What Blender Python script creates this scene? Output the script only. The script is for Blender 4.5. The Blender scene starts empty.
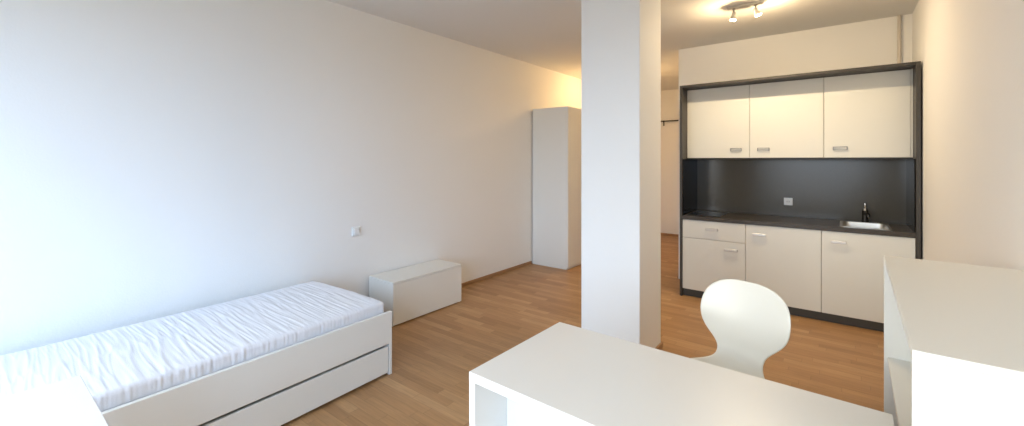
import bpy, bmesh, math, random
from mathutils import Vector, Matrix, noise
random.seed(4)
PI = math.pi
COL = bpy.context.scene.collection

# ------------------------------------------------------------ materials
def mat(name, color, rough=0.5, metal=0.0, spec=0.5, coat=0.0, bump=0.0, bscale=60.0, tint=0.0, emit=None, estr=0.0):
    m = bpy.data.materials.new(name); m.use_nodes = True
    nt = m.node_tree; b = nt.nodes['Principled BSDF']
    b.inputs['Base Color'].default_value = (*color, 1)
    b.inputs['Roughness'].default_value = rough
    b.inputs['Metallic'].default_value = metal
    b.inputs['Specular IOR Level'].default_value = spec
    b.inputs['Coat Weight'].default_value = coat
    b.inputs['Coat Roughness'].default_value = 0.12
    tc = nt.nodes.new('ShaderNodeTexCoord')
    nz = nt.nodes.new('ShaderNodeTexNoise'); nz.inputs['Scale'].default_value = bscale
    nz.inputs['Detail'].default_value = 4
    nt.links.new(tc.outputs['Object'], nz.inputs['Vector'])
    if tint:
        mx = nt.nodes.new('ShaderNodeMix'); mx.data_type = 'RGBA'
        mx.inputs[6].default_value = (*[c * (1 - tint) for c in color], 1)
        mx.inputs[7].default_value = (*[min(1, c * (1 + tint)) for c in color], 1)
        nt.links.new(nz.outputs['Fac'], mx.inputs[0]); nt.links.new(mx.outputs[2], b.inputs['Base Color'])
    if bump:
        bp = nt.nodes.new('ShaderNodeBump'); bp.inputs['Strength'].default_value = bump
        bp.inputs['Distance'].default_value = 0.002
        nt.links.new(nz.outputs['Fac'], bp.inputs['Height']); nt.links.new(bp.outputs['Normal'], b.inputs['Normal'])
    if emit:
        b.inputs['Emission Color'].default_value = (*emit, 1); b.inputs['Emission Strength'].default_value = estr
    return m

M = {}
M['wall'] = mat('white_plaster', (.87, .86, .835), .75, bump=.35, bscale=90, spec=.3)
M['ceil'] = mat('ceiling_paint', (.82, .81, .79), .85, bump=.2, bscale=70, spec=.2)
M['pillar'] = mat('pillar_paint', (.87, .865, .85), .7, bump=.3, bscale=80, spec=.3)
M['white'] = mat('white_laminate', (.82, .81, .76), .38, bump=.05, bscale=300, spec=.45)
M['desk'] = mat('desk_laminate', (.80, .785, .745), .34, bump=.05, bscale=300, spec=.45)
M['cream'] = mat('cream_cabinet_front', (.77, .77, .715), .42, bump=.05, bscale=300, spec=.4)
M['carcass'] = mat('cabinet_edge', (.62, .59, .54), .5)
M['dark'] = mat('anthracite_panel', (.055, .050, .044), .42, tint=.15, bscale=25, spec=.4)
M['splash'] = mat('anthracite_backsplash', (.078, .070, .054), .18, bump=.1, bscale=220, tint=.25, spec=.38)
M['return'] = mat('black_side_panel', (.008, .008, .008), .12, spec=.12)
M['worktop'] = mat('anthracite_worktop', (.055, .045, .035), .32, tint=.3, bscale=130, spec=.45)
M['plinth'] = mat('plinth_dark', (.060, .058, .052), .4)
M['gap'] = mat('shadow_gap', (.02, .02, .02), .8)
M['steel'] = mat('brushed_steel', (.66, .65, .62), .42, 1.0, bump=.05, bscale=200)
M['chrome'] = mat('chrome', (.78, .77, .75), .14, 1.0)
M['grey_metal'] = mat('satin_grey_handle', (.33, .32, .30), .35, 1.0)
M['darkmetal'] = mat('dark_metal', (.05, .045, .04), .25, .9)
M['hob'] = mat('black_glass', (.012, .012, .013), .06, spec=.6)
M['hobring'] = mat('hob_print', (.10, .10, .10), .2)
M['chair'] = mat('chair_lacquer', (.86, .82, .71), .24, spec=.5)
M['plastic'] = mat('white_plastic', (.82, .82, .80), .3)
M['socket'] = mat('socket_recess', (.74, .74, .72), .4)
M['slot'] = mat('socket_hole', (.05, .05, .05), .5)
M['oak'] = mat('oak_skirting', (.36, .20, .095), .45, tint=.2, bscale=12)
M['frame'] = mat('window_frame_white', (.80, .80, .80), .4)
M['bulb'] = mat('spot_bulb_glass', (.9, .9, .85), .2, emit=(1, .82, .55), estr=18)
M['globe'] = mat('lamp_globe', (.9, .88, .8), .4, emit=(1, .72, .40), estr=5)
M['pipe'] = mat('pipe_paint', (.66, .60, .52), .6)

def sheet_mat():
    m = mat('mattress_sheet', (.80, .80, .83), .85, bump=.35, bscale=160, spec=.2)
    b = m.node_tree.nodes['Principled BSDF']
    b.inputs['Sheen Weight'].default_value = .15
    return m
M['sheet'] = sheet_mat()

def floor_mat():
    m = bpy.data.materials.new('oak_parquet'); m.use_nodes = True
    nt = m.node_tree; N = nt.nodes; L = nt.links; b = N['Principled BSDF']
    tc = N.new('ShaderNodeTexCoord'); sp = N.new('ShaderNodeSeparateXYZ'); L.new(tc.outputs['Object'], sp.inputs[0])
    def ma(op, a, c=None):
        n = N.new('ShaderNodeMath'); n.operation = op
        for i, v in enumerate((a, c)):
            if v is None: continue
            if isinstance(v, (int, float)): n.inputs[i].default_value = v
            else: L.new(v, n.inputs[i])
        return n.outputs[0]
    W = .068
    ry = ma('DIVIDE', sp.outputs['Y'], W); row = ma('FLOOR', ry); fy = ma('FRACT', ry)
    wn = N.new('ShaderNodeTexWhiteNoise'); wn.noise_dimensions = '1D'; L.new(row, wn.inputs['W'])
    cx = ma('ADD', ma('DIVIDE', sp.outputs['X'], .46), ma('MULTIPLY', wn.outputs['Value'], 13.0))
    cell = ma('FLOOR', cx); fx = ma('FRACT', cx)
    cb = N.new('ShaderNodeCombineXYZ'); L.new(row, cb.inputs[0]); L.new(cell, cb.inputs[1])
    w2 = N.new('ShaderNodeTexWhiteNoise'); w2.noise_dimensions = '2D'; L.new(cb.outputs[0], w2.inputs['Vector'])
    cr = N.new('ShaderNodeValToRGB'); L.new(w2.outputs['Value'], cr.inputs[0])
    e = cr.color_ramp.elements
    e[0].position = 0; e[0].color = FLOOR_C[0]
    e[1].position = 1; e[1].color = FLOOR_C[3]
    q = e.new(.25); q.color = FLOOR_C[1]
    q = e.new(.75); q.color = FLOOR_C[2]
    # grain, stretched along the strip, shifted per strip
    mp = N.new('ShaderNodeMapping'); mp.inputs['Scale'].default_value = (3.0, 42, 1)
    L.new(tc.outputs['Object'], mp.inputs['Vector'])
    ad = N.new('ShaderNodeVectorMath'); ad.operation = 'ADD'; L.new(mp.outputs[0], ad.inputs[0]); L.new(w2.outputs['Color'], ad.inputs[1])
    g = N.new('ShaderNodeTexNoise'); g.inputs['Scale'].default_value = 1.6; g.inputs['Detail'].default_value = 5
    g.inputs['Distortion'].default_value = .6
    L.new(ad.outputs[0], g.inputs['Vector'])
    gr = N.new('ShaderNodeMapRange'); L.new(g.outputs['Fac'], gr.inputs[0])
    gr.inputs[1].default_value = .3; gr.inputs[2].default_value = .7; gr.inputs[3].default_value = .86; gr.inputs[4].default_value = 1.10
    # seams
    ey = ma('LESS_THAN', fy, .03); ex = ma('LESS_THAN', fx, .006)
    seam = ma('MAXIMUM', ey, ex); k = ma('SUBTRACT', 1.0, ma('MULTIPLY', seam, .28))
    tot = ma('MULTIPLY', gr.outputs[0], k)
    mx = N.new('ShaderNodeVectorMath'); mx.operation = 'SCALE'; L.new(cr.outputs[0], mx.inputs[0]); L.new(tot, mx.inputs['Scale'])
    L.new(mx.outputs[0], b.inputs['Base Color'])
    b.inputs['Roughness'].default_value = .42; b.inputs['Specular IOR Level'].default_value = .4
    bp = N.new('ShaderNodeBump'); bp.inputs['Strength'].default_value = .15; bp.inputs['Distance'].default_value = .001
    L.new(tot, bp.inputs['Height']); L.new(bp.outputs[0], b.inputs['Normal'])
    return m
FLOOR_C = [(.355, .190, .080, 1), (.410, .226, .098, 1), (.440, .248, .110, 1), (.505, .298, .142, 1)]
M['floor'] = floor_mat()

# ------------------------------------------------------------ helpers
def link(o, parent=None):
    COL.objects.link(o)
    if parent is not None: o.parent = parent
    return o
def tag(o, label=None, cat=None, group=None, kind=None):
    if label: o['label'] = label
    if cat: o['category'] = cat
    if group: o['group'] = group
    if kind: o['kind'] = kind
    return o
def empty(name, loc, label, cat, group=None, rz=0):
    o = bpy.data.objects.new(name, None); o.empty_display_size = .1
    o.location = loc; o.rotation_euler[2] = rz
    link(o); return tag(o, label, cat, group)

class MB:
    """collects solids, builds ONE mesh object"""
    def __init__(s): s.bm = bmesh.new()
    def _merge(s, b2, mtx=None):
        if mtx is not None: b2.transform(mtx)
        me = bpy.data.meshes.new('t'); b2.to_mesh(me); b2.free(); s.bm.from_mesh(me); bpy.data.meshes.remove(me)
    def box(s, x0, x1, y0, y1, z0, z1, bev=.0015, mtx=None, seg=1):
        b = bmesh.new(); bmesh.ops.create_cube(b, size=1)
        bmesh.ops.scale(b, vec=(x1 - x0, y1 - y0, z1 - z0), verts=b.verts)
        bmesh.ops.translate(b, vec=((x0 + x1) / 2, (y0 + y1) / 2, (z0 + z1) / 2), verts=b.verts)
        if bev: bmesh.ops.bevel(b, geom=b.edges[:], offset=bev, segments=seg, profile=.5, affect='EDGES')
        s._merge(b, mtx); return s
    def cyl(s, p0, p1, r0, r1=None, n=24, bev=0):
        r1 = r0 if r1 is None else r1
        p0, p1 = Vector(p0), Vector(p1); d = p1 - p0
        b = bmesh.new(); bmesh.ops.create_cone(b, cap_ends=True, segments=n, radius1=r0, radius2=r1, depth=d.length)
        if bev: bmesh.ops.bevel(b, geom=[e for e in b.edges if len(e.link_faces) == 2 and any(len(f.verts) > 4 for f in e.link_faces)], offset=bev, segments=2, affect='EDGES')
        q = d.to_track_quat('Z', 'Y').to_matrix().to_4x4(); q.translation = (p0 + p1) / 2
        s._merge(b, q); return s
    def tube(s, pts, r, n=12):
        pts = [Vector(p) for p in pts]; b = bmesh.new(); rings = []
        prev = None
        for i, p in enumerate(pts):
            t = (pts[min(i + 1, len(pts) - 1)] - pts[max(i - 1, 0)]).normalized()
            up = Vector((0, 0, 1)) if abs(t.z) < .95 else Vector((0, 1, 0))
            if prev is None: a = t.cross(up).normalized()
            else: a = (prev - t * prev.dot(t)).normalized()
            prev = a; c = t.cross(a)
            rings.append([b.verts.new(p + (a * math.cos(2 * PI * k / n) + c * math.sin(2 * PI * k / n)) * r) for k in range(n)])
        for i in range(len(rings) - 1):
            for k in range(n): b.faces.new((rings[i][k], rings[i][(k + 1) % n], rings[i + 1][(k + 1) % n], rings[i + 1][k]))
        b.faces.new(rings[0][::-1]); b.faces.new(rings[-1])
        bmesh.ops.recalc_face_normals(b, faces=b.faces[:]); s._merge(b); return s
    def lathe(s, prof, mtx=None, n=32):
        b = bmesh.new(); rings = []
        for r, z in prof:
            if r < 1e-6: rings.append([b.verts.new((0, 0, z))])
            else: rings.append([b.verts.new((r * math.cos(2 * PI * k / n), r * math.sin(2 * PI * k / n), z)) for k in range(n)])
        for i in range(len(rings) - 1):
            A, B = rings[i], rings[i + 1]
            for k in range(n):
                a0, a1 = A[k % len(A)], A[(k + 1) % len(A)]; b0, b1 = B[k % len(B)], B[(k + 1) % len(B)]
                vs = []
                for v in (a0, a1, b1, b0):
                    if v not in vs: vs.append(v)
                if len(vs) > 2: b.faces.new(vs)
        bmesh.ops.recalc_face_normals(b, faces=b.faces[:]); s._merge(b, mtx); return s
    def build(s, name, m, parent=None, smooth=False, origin=None):
        me = bpy.data.meshes.new(name)
        if origin is not None: bmesh.ops.translate(s.bm, vec=[-c for c in origin], verts=s.bm.verts)
        s.bm.to_mesh(me); s.bm.free(); me.materials.append(M[m])
        if smooth:
            for p in me.polygons: p.use_smooth = True
            try: me.set_sharp_from_angle(angle=math.radians(35))
            except Exception: pass
        o = bpy.data.objects.new(name, me); link(o, parent)
        if origin is not None: o.location = origin
        return o
def struct(name, mb, m):
    return tag(mb.build(name, m), kind='structure')

# ------------------------------------------------------------ room shell
XL, XR, YW, YK, YB, H = -3.62, .539, -1.05, 5.645, 8.77, 2.94
XP = -1.66
struct('floor', MB().box(XL - .2, XR + .2, YW - .2, YB + .2, -.1, 0, 0), 'floor')
struct('ceiling', MB().box(XL - .2, XR + .2, YW - .2, YB + .2, H, H + .1, 0), 'ceil')
struct('wall_left', MB().box(XL - .2, XL, YW - .2, YB + .2, 0, H, 0), 'wall')
struct('wall_right', MB().box(XR, XR + .2, YW - .2, YK, 0, H, 0), 'wall')
struct('wall_kitchen', MB().box(XP, XR + .2, YK, YK + .14, 0, H, 0), 'wall')
struct('wall_hall', MB().box(XP, XP + .14, YK + .14, YB, 0, H, 0), 'wall')
struct('wall_back', MB().box(XL, XP + .14, YB, YB + .2, 0, H, 0), 'wall')
# window wall with two openings
WIN = [(-3.34, -1.70), (-1.35, .48)]
Z0, Z1 = .50, 2.60
w = MB()
xs = [XL, WIN[0][0], WIN[0][1], WIN[1][0], WIN[1][1], XR]
w.box(XL, XR, YW - .2, YW, 0, Z0, 0).box(XL, XR, YW - .2, YW, Z1, H, 0)
for a, b_ in ((xs[0], xs[1]), (xs[2], xs[3]), (xs[4], xs[5])): w.box(a, b_, YW - .2, YW, Z0, Z1, 0)
struct('wall_window', w, 'wall')
for i, (a, b_) in enumerate(WIN):
    f = MB(); t = .06; y0, y1 = YW - .13, YW - .07
    mid = (a + b_) / 2
    f.box(a, b_, y0, y1, Z0, Z0 + t, .004).box(a, b_, y0, y1, Z1 - t, Z1, .004)
    for x in (a, mid - t / 2, b_ - t): f.box(x, x + t, y0, y1, Z0 + t, Z1 - t, .004)
    wf = tag(f.build('window_%d' % (i + 1), 'frame'), kind='structure')
    s = MB().box(a - .03, b_ + .03, YW - .07, YW + .04, Z0 - .02, Z0 + .005, .004).build('window_sill', 'frame', wf)
    MB().box(mid - .012, mid + .012, y1, y1 + .012, 1.50, 1.56, .003).box(mid - .009, mid + .009, y1 + .012, y1 + .03, 1.44, 1.54, .004).build('window_handle', 'chrome', wf)

# pillar and skirting
PX0, PX1, PY0, PY1 = -1.645, -1.166, 3.03, 3.49
struct('room_pillar_1', MB().box(PX0, PX1, PY0, PY1, 0, H, .004), 'pillar').name = 'room_pillar_1'  # the free-standing square pillar, floor to ceiling
bh = .042
struct('baseboard_left', MB().box(XL, XL + .016, 3.32, 5.14, 0, bh, .003).box(XL, XL + .016, 6.2, YB, 0, bh, .003).box(XL, XL + .016, YW, 2.42, 0, bh, .003), 'oak')
struct('baseboard_back', MB().box(XL + .016, XP, YB - .016, YB, 0, bh, .003), 'oak')
struct('baseboard_hall', MB().box(XP - .016, XP, YK, YB - .016, 0, bh, .003), 'oak')
struct('baseboard_right', MB().box(XR - .016, XR, 2.53, 4.93, 0, bh, .003), 'oak')
k = MB(); q = .014
k.box(PX0 - q, PX1 + q, PY0 - q, PY0, 0, bh, .003).box(PX0 - q, PX1 + q, PY1, PY1 + q, 0, bh, .003)
k.box(PX0 - q, PX0, PY0, PY1, 0, bh, .003).box(PX1, PX1 + q, PY0, PY1, 0, bh, .003)
struct('baseboard_pillar', k, 'oak')

# heating pipe running up the kitchen wall
o = MB().cyl((.443, YK - .018, 0.002), (.443, YK - .018, H - .001), .014, n=20).build('heating_pipe', 'pipe', smooth=True)
tag(o, 'thin painted vertical pipe on the wall above the kitchen units, near the right corner', 'pipe')
# coat rail in the hallway
r = empty('coat_rail', (-2.75, YB, 2.31), 'thin dark horizontal rail fixed high on the hallway wall behind the pillar', 'rail')
MB().cyl((-.62, -.07, 0), (.55, -.07, 0), .012, n=16).build('rod', 'darkmetal', r, True)
for x in (-.45, -.12, .45):
    MB().cyl((x, -.07, 0), (x, -.002, 0), .007, n=12).box(x - .012, x + .012, -.008, -.001, -.09, .02, .002).build('bracket', 'darkmetal', r)

# wall socket, left wall
def socket(name, loc, rz, label, n=1):
    r = empty(name, loc, label, 'socket', rz=rz)
    MB().box(-.041, .041, -.010, -.0005, -.041, .041, .003).build('cover_plate', 'plastic', r)
    ins = MB().cyl((0, -.0125, 0), (0, -.010, 0), .021, n=28).build('socket_insert', 'socket', r, True)
    MB().cyl((-.0095, -.0135, 0), (-.0095, -.0124, 0), .003, n=10).cyl((.0095, -.0135, 0), (.0095, -.0124, 0), .003, n=10).build('pin_hole', 'slot', ins)
    return r
r = empty('light_switch', (XL, 2.28, .852), 'small white square switch plate on the left wall between the bed and low chest', 'switch', rz=PI / 2)
MB().box(-.044, .044, -.012, -.0005, -.044, .044, .004).build('cover_plate', 'plastic', r)
MB().box(-.030, .030, -.020, -.012, -.030, .030, .004).build('rocker', 'plastic', r)

# ------------------------------------------------------------ kitchen
KX0, KX1, KY0, KY1 = -1.445, .527, 4.955, 5.60
KT = 2.357
r = empty('kitchen_surround', (-.45, KY0, 0), 'anthracite frame of two tall side panels and a top panel around the kitchenette', 'kitchen surround')
ox, oy = -.45, KY0
def kb(x0, x1, y0, y1, z0, z1, bev=.0015): return MB().box(x0 - ox, x1 - ox, y0 - oy, y1 - oy, z0, z1, bev)
kb(KX0, KX0 + .025, KY0, KY1, 0, KT).build('side_panel', 'dark', r)
kb(KX1 - .030, KX1, KY0, KY1, 0, KT).build('side_panel', 'dark', r)
kb(KX0 + .025, KX1 - .030, KY0, KY1, KT - .025, KT).build('top_panel', 'dark', r)
IX0, IX1 = KX0 + .026, KX1 - .031
# backsplash
SY = 5.565; BY0 = 4.966
o = MB().box(IX0, IX1, SY, KY1 - .001, .903, 1.532, .001).build('backsplash', 'splash')
tag(o, 'dark glossy backsplash panel between the worktop and the upper cabinets', 'backsplash')
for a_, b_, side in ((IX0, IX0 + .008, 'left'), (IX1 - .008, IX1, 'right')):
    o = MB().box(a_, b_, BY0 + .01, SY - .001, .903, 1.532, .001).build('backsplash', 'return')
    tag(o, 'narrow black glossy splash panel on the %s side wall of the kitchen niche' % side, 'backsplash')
# wall cabinets
DX = [IX0, -.779, -.140, IX1 - .012]
UY = 5.15
info = [('white wall cabinet at the left end above the hob, handle at its right corner', (-.965, -.854)),
        ('white wall cabinet in the middle of the upper row, handle at its left corner', (-.707, -.596)),
        ('white wall cabinet at the right end above the sink, handle at its left corner', (-.070, .042))]
def handle(x0, x1, zc, y, parent, o_x, o_y, z_o, h=.036):
    m = MB(); t = .007
    a, b_ = x0 - o_x, x1 - o_x; yf, yb = y - .014 - o_y, y - .0005 - o_y; z = zc - z_o
    m.box(a, b_, yf, yf + .006, z + h / 2 - t, z + h / 2, .002).box(a, b_, yf, yf + .006, z - h / 2, z - h / 2 + t, .002)
    m.box(a, a + t, yf, yb, z - h / 2, z + h / 2, .002).box(b_ - t, b_, yf, yb, z - h / 2, z + h / 2, .002)
    return m.build('handle', 'grey_metal', parent)
for i in range(3):
    a, b_ = DX[i], DX[i + 1]; cx = (a + b_) / 2
    r = empty('wall_cabinet', (cx, UY, 1.545), info[i][0], 'cabinet', 'wall cabinets of the kitchenette')
    MB().box(a - cx + .0005, b_ - cx - .0005, .020, KY1 - UY - .002, 0, .784).build('body', 'carcass', r)
    d = MB().box(a - cx + .002, b_ - cx - .002, 0, .0195, .001, .782, .002).build('door', 'cream', r)
    handle(info[i][1][0], info[i][1][1], 1.634, UY, d, cx, UY, 1.545)
o = MB().box(IX0, IX1, UY + .01, KY1 - .001, 1.533, 1.544, .001).build('light_pelmet_board', 'dark')
tag(o, 'thin dark board closing the underside of the upper cabinets', 'board')
o = MB().box(IX1 - .0115, IX1, UY + .002, KY1 - .001, 1.545, 2.33, .001).build('filler_strip', 'cream')
tag(o, 'narrow cream filler strip between right wall cabinet and dark side panel', 'filler')
# base cabinets
BX = [IX0, -.788, -.154, IX1]
BY = 4.966
BZ0, BZ1 = .085, .860
lab = ['white base cabinet at the left end with a top drawer and a door',
       'white base cabinet with one door in the middle of the lower row',
       'white base cabinet with one door under the sink at the right end']
def slothandle(x0, x1, zc, y, parent, cx):
    m = MB()
    m.box(x0 - cx, x1 - cx, -.026, -.016, zc - .014, zc + .014, .003).box(x0 - cx, x0 - cx + .010, -.020, -.0005, zc - .010, zc + .010, .002)
    m.box(x1 - cx - .010, x1 - cx, -.020, -.0005, zc - .010, zc + .010, .002)
    return m.build('handle', 'steel', parent)
for i in range(3):
    a, b_ = BX[i], BX[i + 1]; cx = (a + b_) / 2
    r = empty('base_cabinet', (cx, BY, BZ0), lab[i], 'cabinet', 'base cabinets of the kitchenette')
    bz = (BZ1 if i < 2 else .700) - BZ0
    MB().box(a - cx + .0005, b_ - cx - .0005, .020, SY - BY - .002, 0, bz).build('body', 'carcass', r)
    if i == 0:
        d = MB().box(a - cx + .002, b_ - cx - .002, 0, .0195, .578, .772, .002).build('drawer', 'cream', r)
        slothandle(-1.172, -1.048, .772 - BZ0, BY, d, cx)
        d = MB().box(a - cx + .002, b_ - cx - .002, 0, .0195, .002, .572, .002).build('door', 'cream', r)
        slothandle(-.986, -.861, .574 - BZ0, BY, d, cx)
    else:
        d = MB().box(a - cx + .002, b_ - cx - .002, 0, .0195, .002, .772, .002).build('door', 'cream', r)
        hx = (-.723, -.604) if i == 1 else (-.083, .033)
        slothandle(hx[0], hx[1], .765 - BZ0, BY, d, cx)
o = MB().box(IX0, IX1, BY + .035, BY + .055, 0.001, .083, .001).build('plinth_board', 'plinth')
tag(o, 'dark plinth board under the base cabinets', 'plinth')
# worktop with a cut-out for the sink
SX0, SX1, SY0, SY1 = .0, .335, 5.035, 5.455
wt = MB(); z0, z1 = .862, .902
wt.box(IX0, SX0, BY - .008, SY - .001, z0, z1, 0).box(SX1, IX1, BY - .008, SY - .001, z0, z1, 0)
wt.box(SX0, SX1, BY - .008, SY0, z0, z1, 0).box(SX0, SX1, SY1, SY - .001, z0, z1, 0)
o = wt.build('worktop', 'worktop'); tag(o, 'continuous dark brown-grey worktop over the three base cabinets', 'worktop')
# hob
r = empty('ceramic_hob', (-1.22, 5.26, .902), 'black glass hob set in the left end of the worktop', 'hob')
MB().box(-.165, .165, -.22, .22, .0005, .006, .002).build('glass_plate', 'hob', r)
for y, rr in ((-.10, .075), (.10, .09)):
    m = MB(); m.lathe([(rr, .0062), (rr, .0068), (rr - .004, .0068), (rr - .004, .0062)], Matrix.Translation((0, y, 0)), 40); m.build('cooking_zone', 'hobring', r)
# sink
cx, cy = (SX0 + SX1) / 2, (SY0 + SY1) / 2
r = empty('kitchen_sink', (cx, cy, .902), 'stainless steel sink let into the right end of the worktop', 'sink')
hx, hy = (SX1 - SX0) / 2, (SY1 - SY0) / 2
def rrect(hx, hy, rad, z, n=6):
    pts = []
    for (sx, sy, a0) in ((1, 1, 0), (-1, 1, PI / 2), (-1, -1, PI), (1, -1, 1.5 * PI)):
        for k in range(n + 1):
            a = a0 + (PI / 2) * k / n
            pts.append((sx * (hx - rad) + rad * math.cos(a), sy * (hy - rad) + rad * math.sin(a), z))
    return pts
def loft(loops, cap_last=True):
    b = bmesh.new(); R = [[b.verts.new(p) for p in l] for l in loops]; n = len(R[0])
    for i in range(len(R) - 1):
        for k in range(n): b.faces.new((R[i][k], R[i][(k + 1) % n], R[i + 1][(k + 1) % n], R[i + 1][k]))
    if cap_last: b.faces.new(R[-1])
    bmesh.ops.recalc_face_normals(b, faces=b.faces[:]); return b
m = MB(); b = loft([rrect(hx + .018, hy + .018, .04, .0005), rrect(hx + .018, hy + .018, .04, .004), rrect(hx + .012, hy + .012, .04, .006),
                    rrect(hx - .006, hy - .006, .05, .004), rrect(hx - .008, hy - .008, .05, -.006), rrect(hx - .016, hy - .016, .05, -.15),
                    rrect(hx - .04, hy - .04, .04, -.165)]); m._merge(b)
m.build('basin', 'steel', r, True)
MB().cyl((0, 0, -.1648), (0, 0, -.161), .035, n=28).build('drain', 'chrome', r, True)
# faucet
fx, fy = .182, 5.505
r = empty('kitchen_faucet', (fx, fy, .902), 'dark metal single-lever tap standing behind the sink', 'faucet')
MB().cyl((0, 0, .0005), (0, 0, .012), .028, .026, 28).cyl((0, 0, .012), (0, 0, .120), .025, .024, 28, ).build('tap_body', 'darkmetal', r, True)
MB().tube([(0, -.01, .085), (.004, -.05, .098), (.010, -.10, .103), (.015, -.145, .100), (.017, -.16, .088), (.017, -.162, .070)], .014).build('spout', 'darkmetal', r, True)
MB().cyl((0, 0, .121), (0, 0, .142), .024, .017, 24).tube([(0, 0, .132), (.0, .012, .150), (0, .02, .175), (0, .02, .19)], .008).build('lever', 'chrome', r, True)
socket('wall_socket', (-.467, SY, 1.068), 0, 'small white double socket plate on the dark backsplash', 1)

# ------------------------------------------------------------ ceiling spotlight
sx, sy = -.70, 4.36
r = empty('ceiling_spotlight', (sx, sy, H), 'chrome ceiling bar with two small lit spotlights in front of the kitchenette', 'ceiling light')
MB().box(-.145, .145, -.022, .022, -.024, -.0005, .004).build('mounting_bar', 'steel', r)
def head(x, tgt):
    hd = Vector((x, 0, -.075)); d = (Vector(tgt) - hd).normalized()
    st = MB().cyl((x, 0, -.024), (x, 0, -.066), .006, n=14).cyl((x, 0, -.024), (x, 0, -.032), .014, n=18).build('stem', 'grey_metal', r, True)
    q = d.to_track_quat('Z', 'Y').to_matrix().to_4x4(); q.translation = hd
    hh = MB().lathe([(0, -.018), (.014, -.018), (.017, -.01), (.017, .012), (.024, .03), (.030, .052), (.028, .052), (.020, .028), (.0, .020)], q, 28).build('spot_head', 'steel', r, True)
    MB().lathe([(0, .047), (.018, .048), (.0262, .050), (.0265, .054), (.018, .056), (0, .057)], q, 24).build('bulb', 'bulb', hh, True)
    return hd, d
hA = head(-.088, (-.16, -.05, -.6)); hB = head(.088, (.24, .02, -.42))
def spot(pos, d, e, ang, name='spot_lamp'):
    l = bpy.data.lights.new(name, 'SPOT'); l.energy = e; l.color = WARM; l.spot_size = ang; l.spot_blend = .8; l.shadow_soft_size = .028
    o = bpy.data.objects.new(name, l); o.location = pos; o.rotation_euler = d.to_track_quat('-Z', 'Y').to_euler(); link(o); return o
WARM = (1.0, .80, .54)
SPOT_E, LEAK_E, HALL_E = 34, 10, 27
for hd, d in (hA, hB):
    p = Vector((sx, sy, H)) + hd + d * .062
    spot(p, d, SPOT_E, math.radians(172))
    l = bpy.data.lights.new('bulb_glow', 'POINT'); l.energy = LEAK_E; l.color = (1.0, .74, .42); l.shadow_soft_size = .015
    o = bpy.data.objects.new('bulb_glow', l); o.location = p + d * .012; link(o)
# hallway lamp, unseen behind the pillar, added for the warm hall light
r = empty('unseen_hall_lamp', (-2.85, 6.5, H), 'round glass ceiling lamp, unseen behind the pillar, added to light the hallway warm', 'ceiling light')
MB().cyl((0, 0, -.02), (0, 0, -.0005), .10, n=36).build('base', 'plastic', r, True)
MB().lathe([(.12, -.021), (.128, -.04), (.115, -.075), (.07, -.10), (0, -.108)], None, 36).build('glass_shade', 'globe', r, True)
l = bpy.data.lights.new('unseen_hall_bulb', 'POINT'); l.energy = HALL_E; l.color = (1.0, .62, .27); l.shadow_soft_size = .08
o = bpy.data.objects.new('unseen_hall_bulb', l); o.location = (-2.85, 6.5, H - .2); link(o)

# ------------------------------------------------------------ tall wardrobe in the hallway
r = empty('tall_wardrobe', (-3.31, 5.15, 0), 'tall plain white wardrobe standing at the far end of the left wall', 'wardrobe')
wx0, wx1 = -3.600 + 3.31, -3.0 + 3.31
MB().box(wx0, wx1 - .02, 0, 1.0, .0, 2.27, .002).build('body', 'white', r)
for i in range(2):
    d = MB().box(wx1 - .0195, wx1, .002 + i * .5, .498 + i * .5, .03, 2.268, .002).build('door', 'white', r)
    yy = .46 if i == 0 else .54
    MB().box(wx1, wx1 + .025, yy - .006, yy + .006, 1.0, 1.13, .003).build('handle', 'steel', d)

# ------------------------------------------------------------ low chest
r = empty('low_chest', (-3.425, 2.848, 0), 'low white storage chest against the left wall beyond the bed', 'chest')
x0, x1, y0, y1 = -3.60 + 3.42, -3.225 + 3.42, 2.435 - 2.87, 3.315 - 2.87
MB().box(x0, x1 - .018, y0 + .0, y0 + .018, .0, .386, .001).box(x0, x1 - .018, y1 - .018, y1, 0, .386, .001).box(x0, x0 + .018, y0 + .018, y1 - .018, 0, .386, .001).box(x0 + .018, x1 - .018, y0 + .018, y1 - .018, .01, .03, .001).build('body', 'white', r)
MB().box(x1 - .0178, x1, y0, y1, .012, .385, .0015).build('front_panel', 'white', r)
MB().box(x0, x1 + .002, y0 - .002, y1 + .002, .3885, .407, .0015).build('lid', 'white', r)

# ------------------------------------------------------------ bed
ba = math.radians(2.3)
r = empty('single_bed', (-2.537, 1.885, 0), 'low white single bed frame with a long drawer front along the left wall', 'bed', rz=ba)
# local: +X towards the room (front face at 0), -Y towards the camera, +Z up
BL, BW, BH = 2.06, 1.005, .446
MB().box(-.024, 0, -BL + .0, 0, .222, BH, .002).box(-.024, 0, -.024, 0, 0, .2225, .0015).build('side_panel', 'white', r)
MB().box(-BW, -BW + .022, -BL, 0, .12, BH, .002).build('side_panel', 'white', r)
MB().box(-BW + .022, -.0245, -.022, 0, 0, BH - .03, .002).build('end_panel', 'white', r)
MB().box(-BW + .022, -.0245, -BL, -BL + .022, 0, BH - .03, .002).box(-.024, 0, -BL, -BL + .024, 0, .221, .0015).build('end_panel', 'white', r)
MB().box(-BW + .023, -.026, -BL + .023, -.023, .262, .282, .001).build('slatted_base', 'white', r)
dr = MB().box(-.022, -.003, -BL + .030, -.030, .02, .204, .002).build('drawer', 'white', r)
MB().box(-.70, -.0225, -BL + .040, -.040, .03, .150, .002).build('drawer_box', 'carcass', dr)

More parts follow.
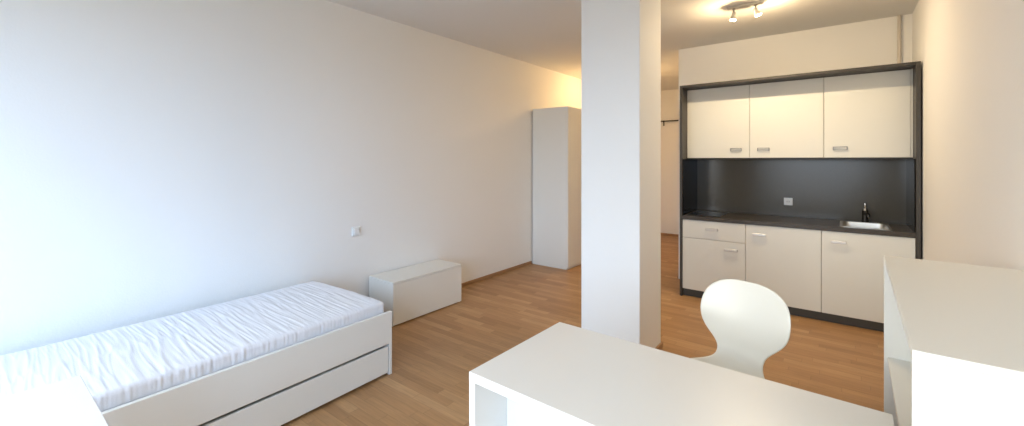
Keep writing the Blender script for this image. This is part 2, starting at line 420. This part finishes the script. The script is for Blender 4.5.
# mattress (rests in the frame)
def mattress():
    L, W_, z0, z1, rad = 1.998, .938, .0, .234, .028
    nx, ny, nz_ = 90, 440, 22
    b = bmesh.new(); V = {}
    def vert(i, j, k):
        key = (i, j, k)
        if key not in V: V[key] = b.verts.new((W_ * (i / nx - .5), L * (j / ny - .5), z1 * k / nz_))
        return V[key]
    for i in range(nx):
        for j in range(ny):
            for k in (0, nz_):
                q_ = [vert(i, j, k), vert(i + 1, j, k), vert(i + 1, j + 1, k), vert(i, j + 1, k)]
                b.faces.new(q_ if k else q_[::-1])
    for j in range(ny):
        for k in range(nz_):
            for i in (0, nx):
                q_ = [vert(i, j, k), vert(i, j + 1, k), vert(i, j + 1, k + 1), vert(i, j, k + 1)]
                b.faces.new(q_ if i else q_[::-1])
    for i in range(nx):
        for k in range(nz_):
            for j in (0, ny):
                q_ = [vert(i, j, k), vert(i + 1, j, k), vert(i + 1, j, k + 1), vert(i, j, k + 1)]
                b.faces.new(q_ if not j else q_[::-1])
    def ridged(x, y, s):
        n = noise.noise(Vector((x, y, s)))
        return max(0.0, 1 - abs(n) * 3.2) ** 2
    for v in b.verts:
        p = v.co.copy()
        c = Vector((max(-W_ / 2 + rad, min(W_ / 2 - rad, p.x)), max(-L / 2 + rad, min(L / 2 - rad, p.y)), max(rad, min(z1 - rad, p.z))))
        d = p - c
        if d.length < 1e-6: continue
        n = d.normalized(); p = c + n * rad
        top = max(0, n.z); side = math.sqrt(max(0, 1 - n.z * n.z))
        warp = noise.noise(Vector((p.x * 2.2, p.y * 2.5, 3))) * .014 + p.x * .06
        yy = p.y + warp
        wv = .0026 * ridged(yy * 17, p.x * 1.3, 1.0) + .0024 * ridged(yy * 38, p.x * 2.2, 7.0) + .0016 * noise.noise(Vector((yy * 50, p.x * 5, 2)))
        fade = min(1, (W_ / 2 - abs(p.x)) / .05 + .25)
        belly = .010 * (1 - (2 * p.x / W_) ** 2)
        if top > 0: p += Vector((0, 0, 1)) * top * (wv * .8 * fade - .003 + belly)
        s_ = p.y if abs(n.x) > abs(n.y) else p.x
        pl = .0030 * noise.noise(Vector((s_ * 50, p.z * 5, 9))) + .0028 * noise.noise(Vector((s_ * 85, p.z * 7, 4)))
        hz = min(1, p.z / .2)
        p += Vector((n.x, n.y, 0)) * side * (pl * (.4 + .6 * hz) - .003)
        v.co = p
    return b
m = MB(); m.bm.free(); m.bm = mattress()
o = m.build('mattress', 'sheet', smooth=False)
for p in o.data.polygons: p.use_smooth = True
o.rotation_euler[2] = ba
lc = Vector((-.506 , -1.024, .283)); rot = Matrix.Rotation(ba, 3, 'Z')
o.location = Vector((-2.537, 1.885, 0)) + rot @ lc
tag(o, 'white mattress in a wrinkled fitted sheet lying in the bed frame', 'mattress')

# ------------------------------------------------------------ desk
da = math.radians(-1.0); dv = Matrix.Rotation(da, 3, 'Z') @ Vector((.592, -.311, 0))
r = empty('white_desk', (-1.077 + dv.x, 1.768 + dv.y, 0), 'long white desk with open front compartments, in the foreground before the chair', 'desk', rz=da)
dx0, dx1, dy0, dy1, DZ = -1.092 + .5, .108 + .5, 1.160 - 1.47, 1.781 - 1.47, .742
t = .034
MB().box(dx0, dx1, dy0, dy1, DZ - t, DZ, .0015).build('desktop', 'desk', r)
MB().box(dx0, dx0 + t * .85, dy0 + .001, dy1 - .02, 0, DZ - t - .0005, .0015).build('side_panel', 'desk', r)
MB().box(dx1 - t, dx1, dy0 + .001, dy1 - .02, 0, DZ - t - .0005, .0015).build('side_panel', 'desk', r)
MB().box(dx0 + t * .86, dx1 - t - .0005, dy0 + .185, dy0 + .203, .06, DZ - t - .0005, .001).build('back_panel', 'desk', r)
MB().box(dx0 + t * .86, dx1 - t - .0005, dy0 + .004, dy0 + .184, .435, .457, .001).build('shelf', 'desk', r)
MB().box(-.011, .011, dy0 + .004, dy0 + .184, .4575, DZ - t - .0005, .001).build('divider', 'desk', r)

# ------------------------------------------------------------ open shelf unit at right
r = empty('low_bookcase', (.1225, 1.286, 0), 'white waist-high open shelf unit standing against the right wall beside the desk', 'shelf unit', rz=-math.radians(1.1))
cw, cl, ch = .398, 1.20, 1.102
MB().box(0, cw, 0, cl, ch - .019, ch, .0012).build('top_board', 'white', r)
MB().box(0, cw, .0005, .020, 0, ch - .0195, .0012).build('side_panel', 'white', r)
MB().box(0, cw, cl - .020, cl - .0005, 0, ch - .0195, .0012).build('side_panel', 'white', r)
MB().box(cw - .012, cw - .001, .0205, cl - .0205, .02, ch - .0195, .001).build('back_panel', 'white', r)
MB().box(.012, cw - .0125, .0205, cl - .0205, .645, .667, .001).build('shelf', 'white', r)
MB().box(.012, cw - .0125, .0205, cl - .0205, .30, .32, .001).build('shelf', 'white', r)
MB().box(.012, cw - .0125, .0205, cl - .0205, .03, .05, .001).build('bottom_board', 'white', r)

# ------------------------------------------------------------ near table, lower left
r = empty('side_table', (-1.80, -.10, 0), 'white table with a bare top at the lower left corner, beside the bed', 'table')
MB().box(-.384, .384, -.375, .368, .706, .742, .0015).build('tabletop', 'desk', r)
for sx_ in (-1, 1):
    for sy_ in (-1, 1):
        a = sx_ * .35; c_ = sy_ * .335
        MB().box(a - .025, a + .025, c_ - .025, c_ + .025, 0, .7055, .0015).build('leg', 'desk', r)

# ------------------------------------------------------------ chair
def chair():
    r = empty('shell_chair', (-.4515, 2.368, 0), 'white moulded shell chair with a rounded waisted back, behind the desk', 'chair', rz=math.radians(-16))
    # centre line (y, z, half width, cup) from the top of the back to the seat front; y local, +y = away from the desk
    K = [(.200, .888, .040, .000), (.199, .884, .085, .001), (.197, .872, .130, .003), (.193, .850, .170, .006), (.187, .818, .202, .010), (.179, .778, .221, .015), (.170, .732, .229, .018),
         (.160, .685, .230, .018), (.150, .638, .219, .013), (.141, .598, .192, .008), (.133, .564, .154, .004), (.124, .532, .124, .002),
         (.110, .502, .116, .0), (.090, .478, .122, -.002), (.058, .463, .146, -.002), (.02, .456, .182, -.002), (-.04, .452, .214, .0), (-.11, .450, .226, .003),
         (-.17, .450, .224, .003), (-.22, .447, .212, .0), (-.255, .439, .188, -.002), (-.272, .430, .160, -.003), (-.280, .423, .120, -.003)]
    K = [(y, .5 + (z - .5) * .966 if z > .5 else z, hw, cu) for y, z, hw, cu in K]
    n = 14; b = bmesh.new(); rows = []
    for i, (y, z, hw, cup) in enumerate(K):
        a = K[max(0, i - 1)]; c_ = K[min(len(K) - 1, i + 1)]
        t_ = Vector((0, c_[0] - a[0], c_[1] - a[1])).normalized(); nn = Vector((0, t_.z, -t_.y))  # towards the sitter
        if nn.z < 0 and i > 13: nn = -nn
        if i <= 13 and nn.y > 0: nn = -nn
        rows.append([b.verts.new(Vector((hw * (2 * j / n - 1), y, z)) + nn * cup * (2 * j / n - 1) ** 2 * 1.6) for j in range(n + 1)])
    for i in range(len(rows) - 1):
        for j in range(n): b.faces.new((rows[i][j], rows[i][j + 1], rows[i + 1][j + 1], rows[i + 1][j]))
    bmesh.ops.recalc_face_normals(b, faces=b.faces[:])
    m = MB(); m.bm.free(); m.bm = b
    o = m.build('seat_shell', 'chair', r)
    for p in o.data.polygons: p.use_smooth = True
    s = o.modifiers.new('thick', 'SOLIDIFY'); s.thickness = .011; s.offset = 0
    s = o.modifiers.new('sub', 'SUBSURF'); s.levels = 2; s.render_levels = 2
    MB().cyl((0, -.06, .418), (0, -.06, .444), .085, .095, 32).build('mounting_plate', 'chrome', r, True)
    for sx_ in (-1, 1):
        for y0_, y1_ in ((-.10, -.235), (-.02, .16)):
            yc = -.06
            MB().tube([(sx_ * .02, yc + (y0_ - yc) * .3, .425), (sx_ * .09, y0_, .424), (sx_ * .150, y0_ + (y1_ - y0_) * .35, .405), (sx_ * .172, y0_ + (y1_ - y0_) * .5, .36),
                       (sx_ * .195, y0_ + (y1_ - y0_) * .75, .18), (sx_ * .215, y1_, .012)], .008).cyl((sx_ * .215, y1_, .0), (sx_ * .215, y1_, .014), .011, n=14).build('leg', 'chrome', r, True)
    return r
chair()

# ------------------------------------------------------------ daylight
W = bpy.data.worlds.new('overcast_sky'); bpy.context.scene.world = W; W.use_nodes = True
nt = W.node_tree; bg = nt.nodes['Background']
tc = nt.nodes.new('ShaderNodeTexCoord'); sp = nt.nodes.new('ShaderNodeSeparateXYZ'); nt.links.new(tc.outputs['Generated'], sp.inputs[0])
cr = nt.nodes.new('ShaderNodeValToRGB'); mr = nt.nodes.new('ShaderNodeMapRange')
mr.inputs[1].default_value = -1; mr.inputs[2].default_value = 1
nt.links.new(sp.outputs['Z'], mr.inputs[0]); nt.links.new(mr.outputs[0], cr.inputs[0])
e = cr.color_ramp.elements
e[0].position = .0; e[0].color = (.10, .10, .10, 1)
e[1].position = 1; e[1].color = (.66, .81, 1.0, 1)
q = e.new(.46); q.color = (.16, .16, .16, 1)
q = e.new(.52); q.color = (.62, .72, .86, 1)
mz = nt.nodes.new('ShaderNodeMapRange'); mz.inputs[1].default_value = -.45; mz.inputs[2].default_value = .45
nt.links.new(sp.outputs['X'], mz.inputs[0])
tn = nt.nodes.new('ShaderNodeMix'); tn.data_type = 'RGBA'; tn.inputs[6].default_value = (1.22, 1.05, .82, 1); tn.inputs[7].default_value = (.76, .95, 1.16, 1)
nt.links.new(mz.outputs[0], tn.inputs[0])
ml = nt.nodes.new('ShaderNodeVectorMath'); ml.operation = 'MULTIPLY'
nt.links.new(cr.outputs[0], ml.inputs[0]); nt.links.new(tn.outputs[2], ml.inputs[1])
nt.links.new(ml.outputs[0], bg.inputs[0]); bg.inputs[1].default_value = 9.3
for i, (a, b_) in enumerate(WIN):
    l = bpy.data.lights.new('window_portal', 'AREA'); l.shape = 'RECTANGLE'; l.size = b_ - a; l.size_y = Z1 - Z0; l.cycles.is_portal = True
    o = bpy.data.objects.new('window_portal', l); o.location = ((a + b_) / 2, YW - .19, (Z0 + Z1) / 2); o.rotation_euler = (PI / 2, 0, 0)
    link(o)

# ------------------------------------------------------------ camera
f = 427.0
cam = bpy.data.cameras.new('camera'); co = bpy.data.objects.new('camera', cam); link(co)
cam.sensor_width = 36; cam.sensor_fit = 'HORIZONTAL'; cam.lens = f / 1024 * 36
cam.shift_y = -(213 - 160.3) / 1024
cam.clip_start = .05
co.location = (0, 0, 1.52)
co.rotation_euler = (PI / 2, 0, math.atan2(330, f))
bpy.context.scene.camera = co
sc = bpy.context.scene
sc.view_settings.view_transform = 'Standard'; sc.view_settings.look = 'None'
sc.view_settings.gamma = 1; sc.view_settings.use_curve_mapping = False
sc.view_settings.exposure = 0.2
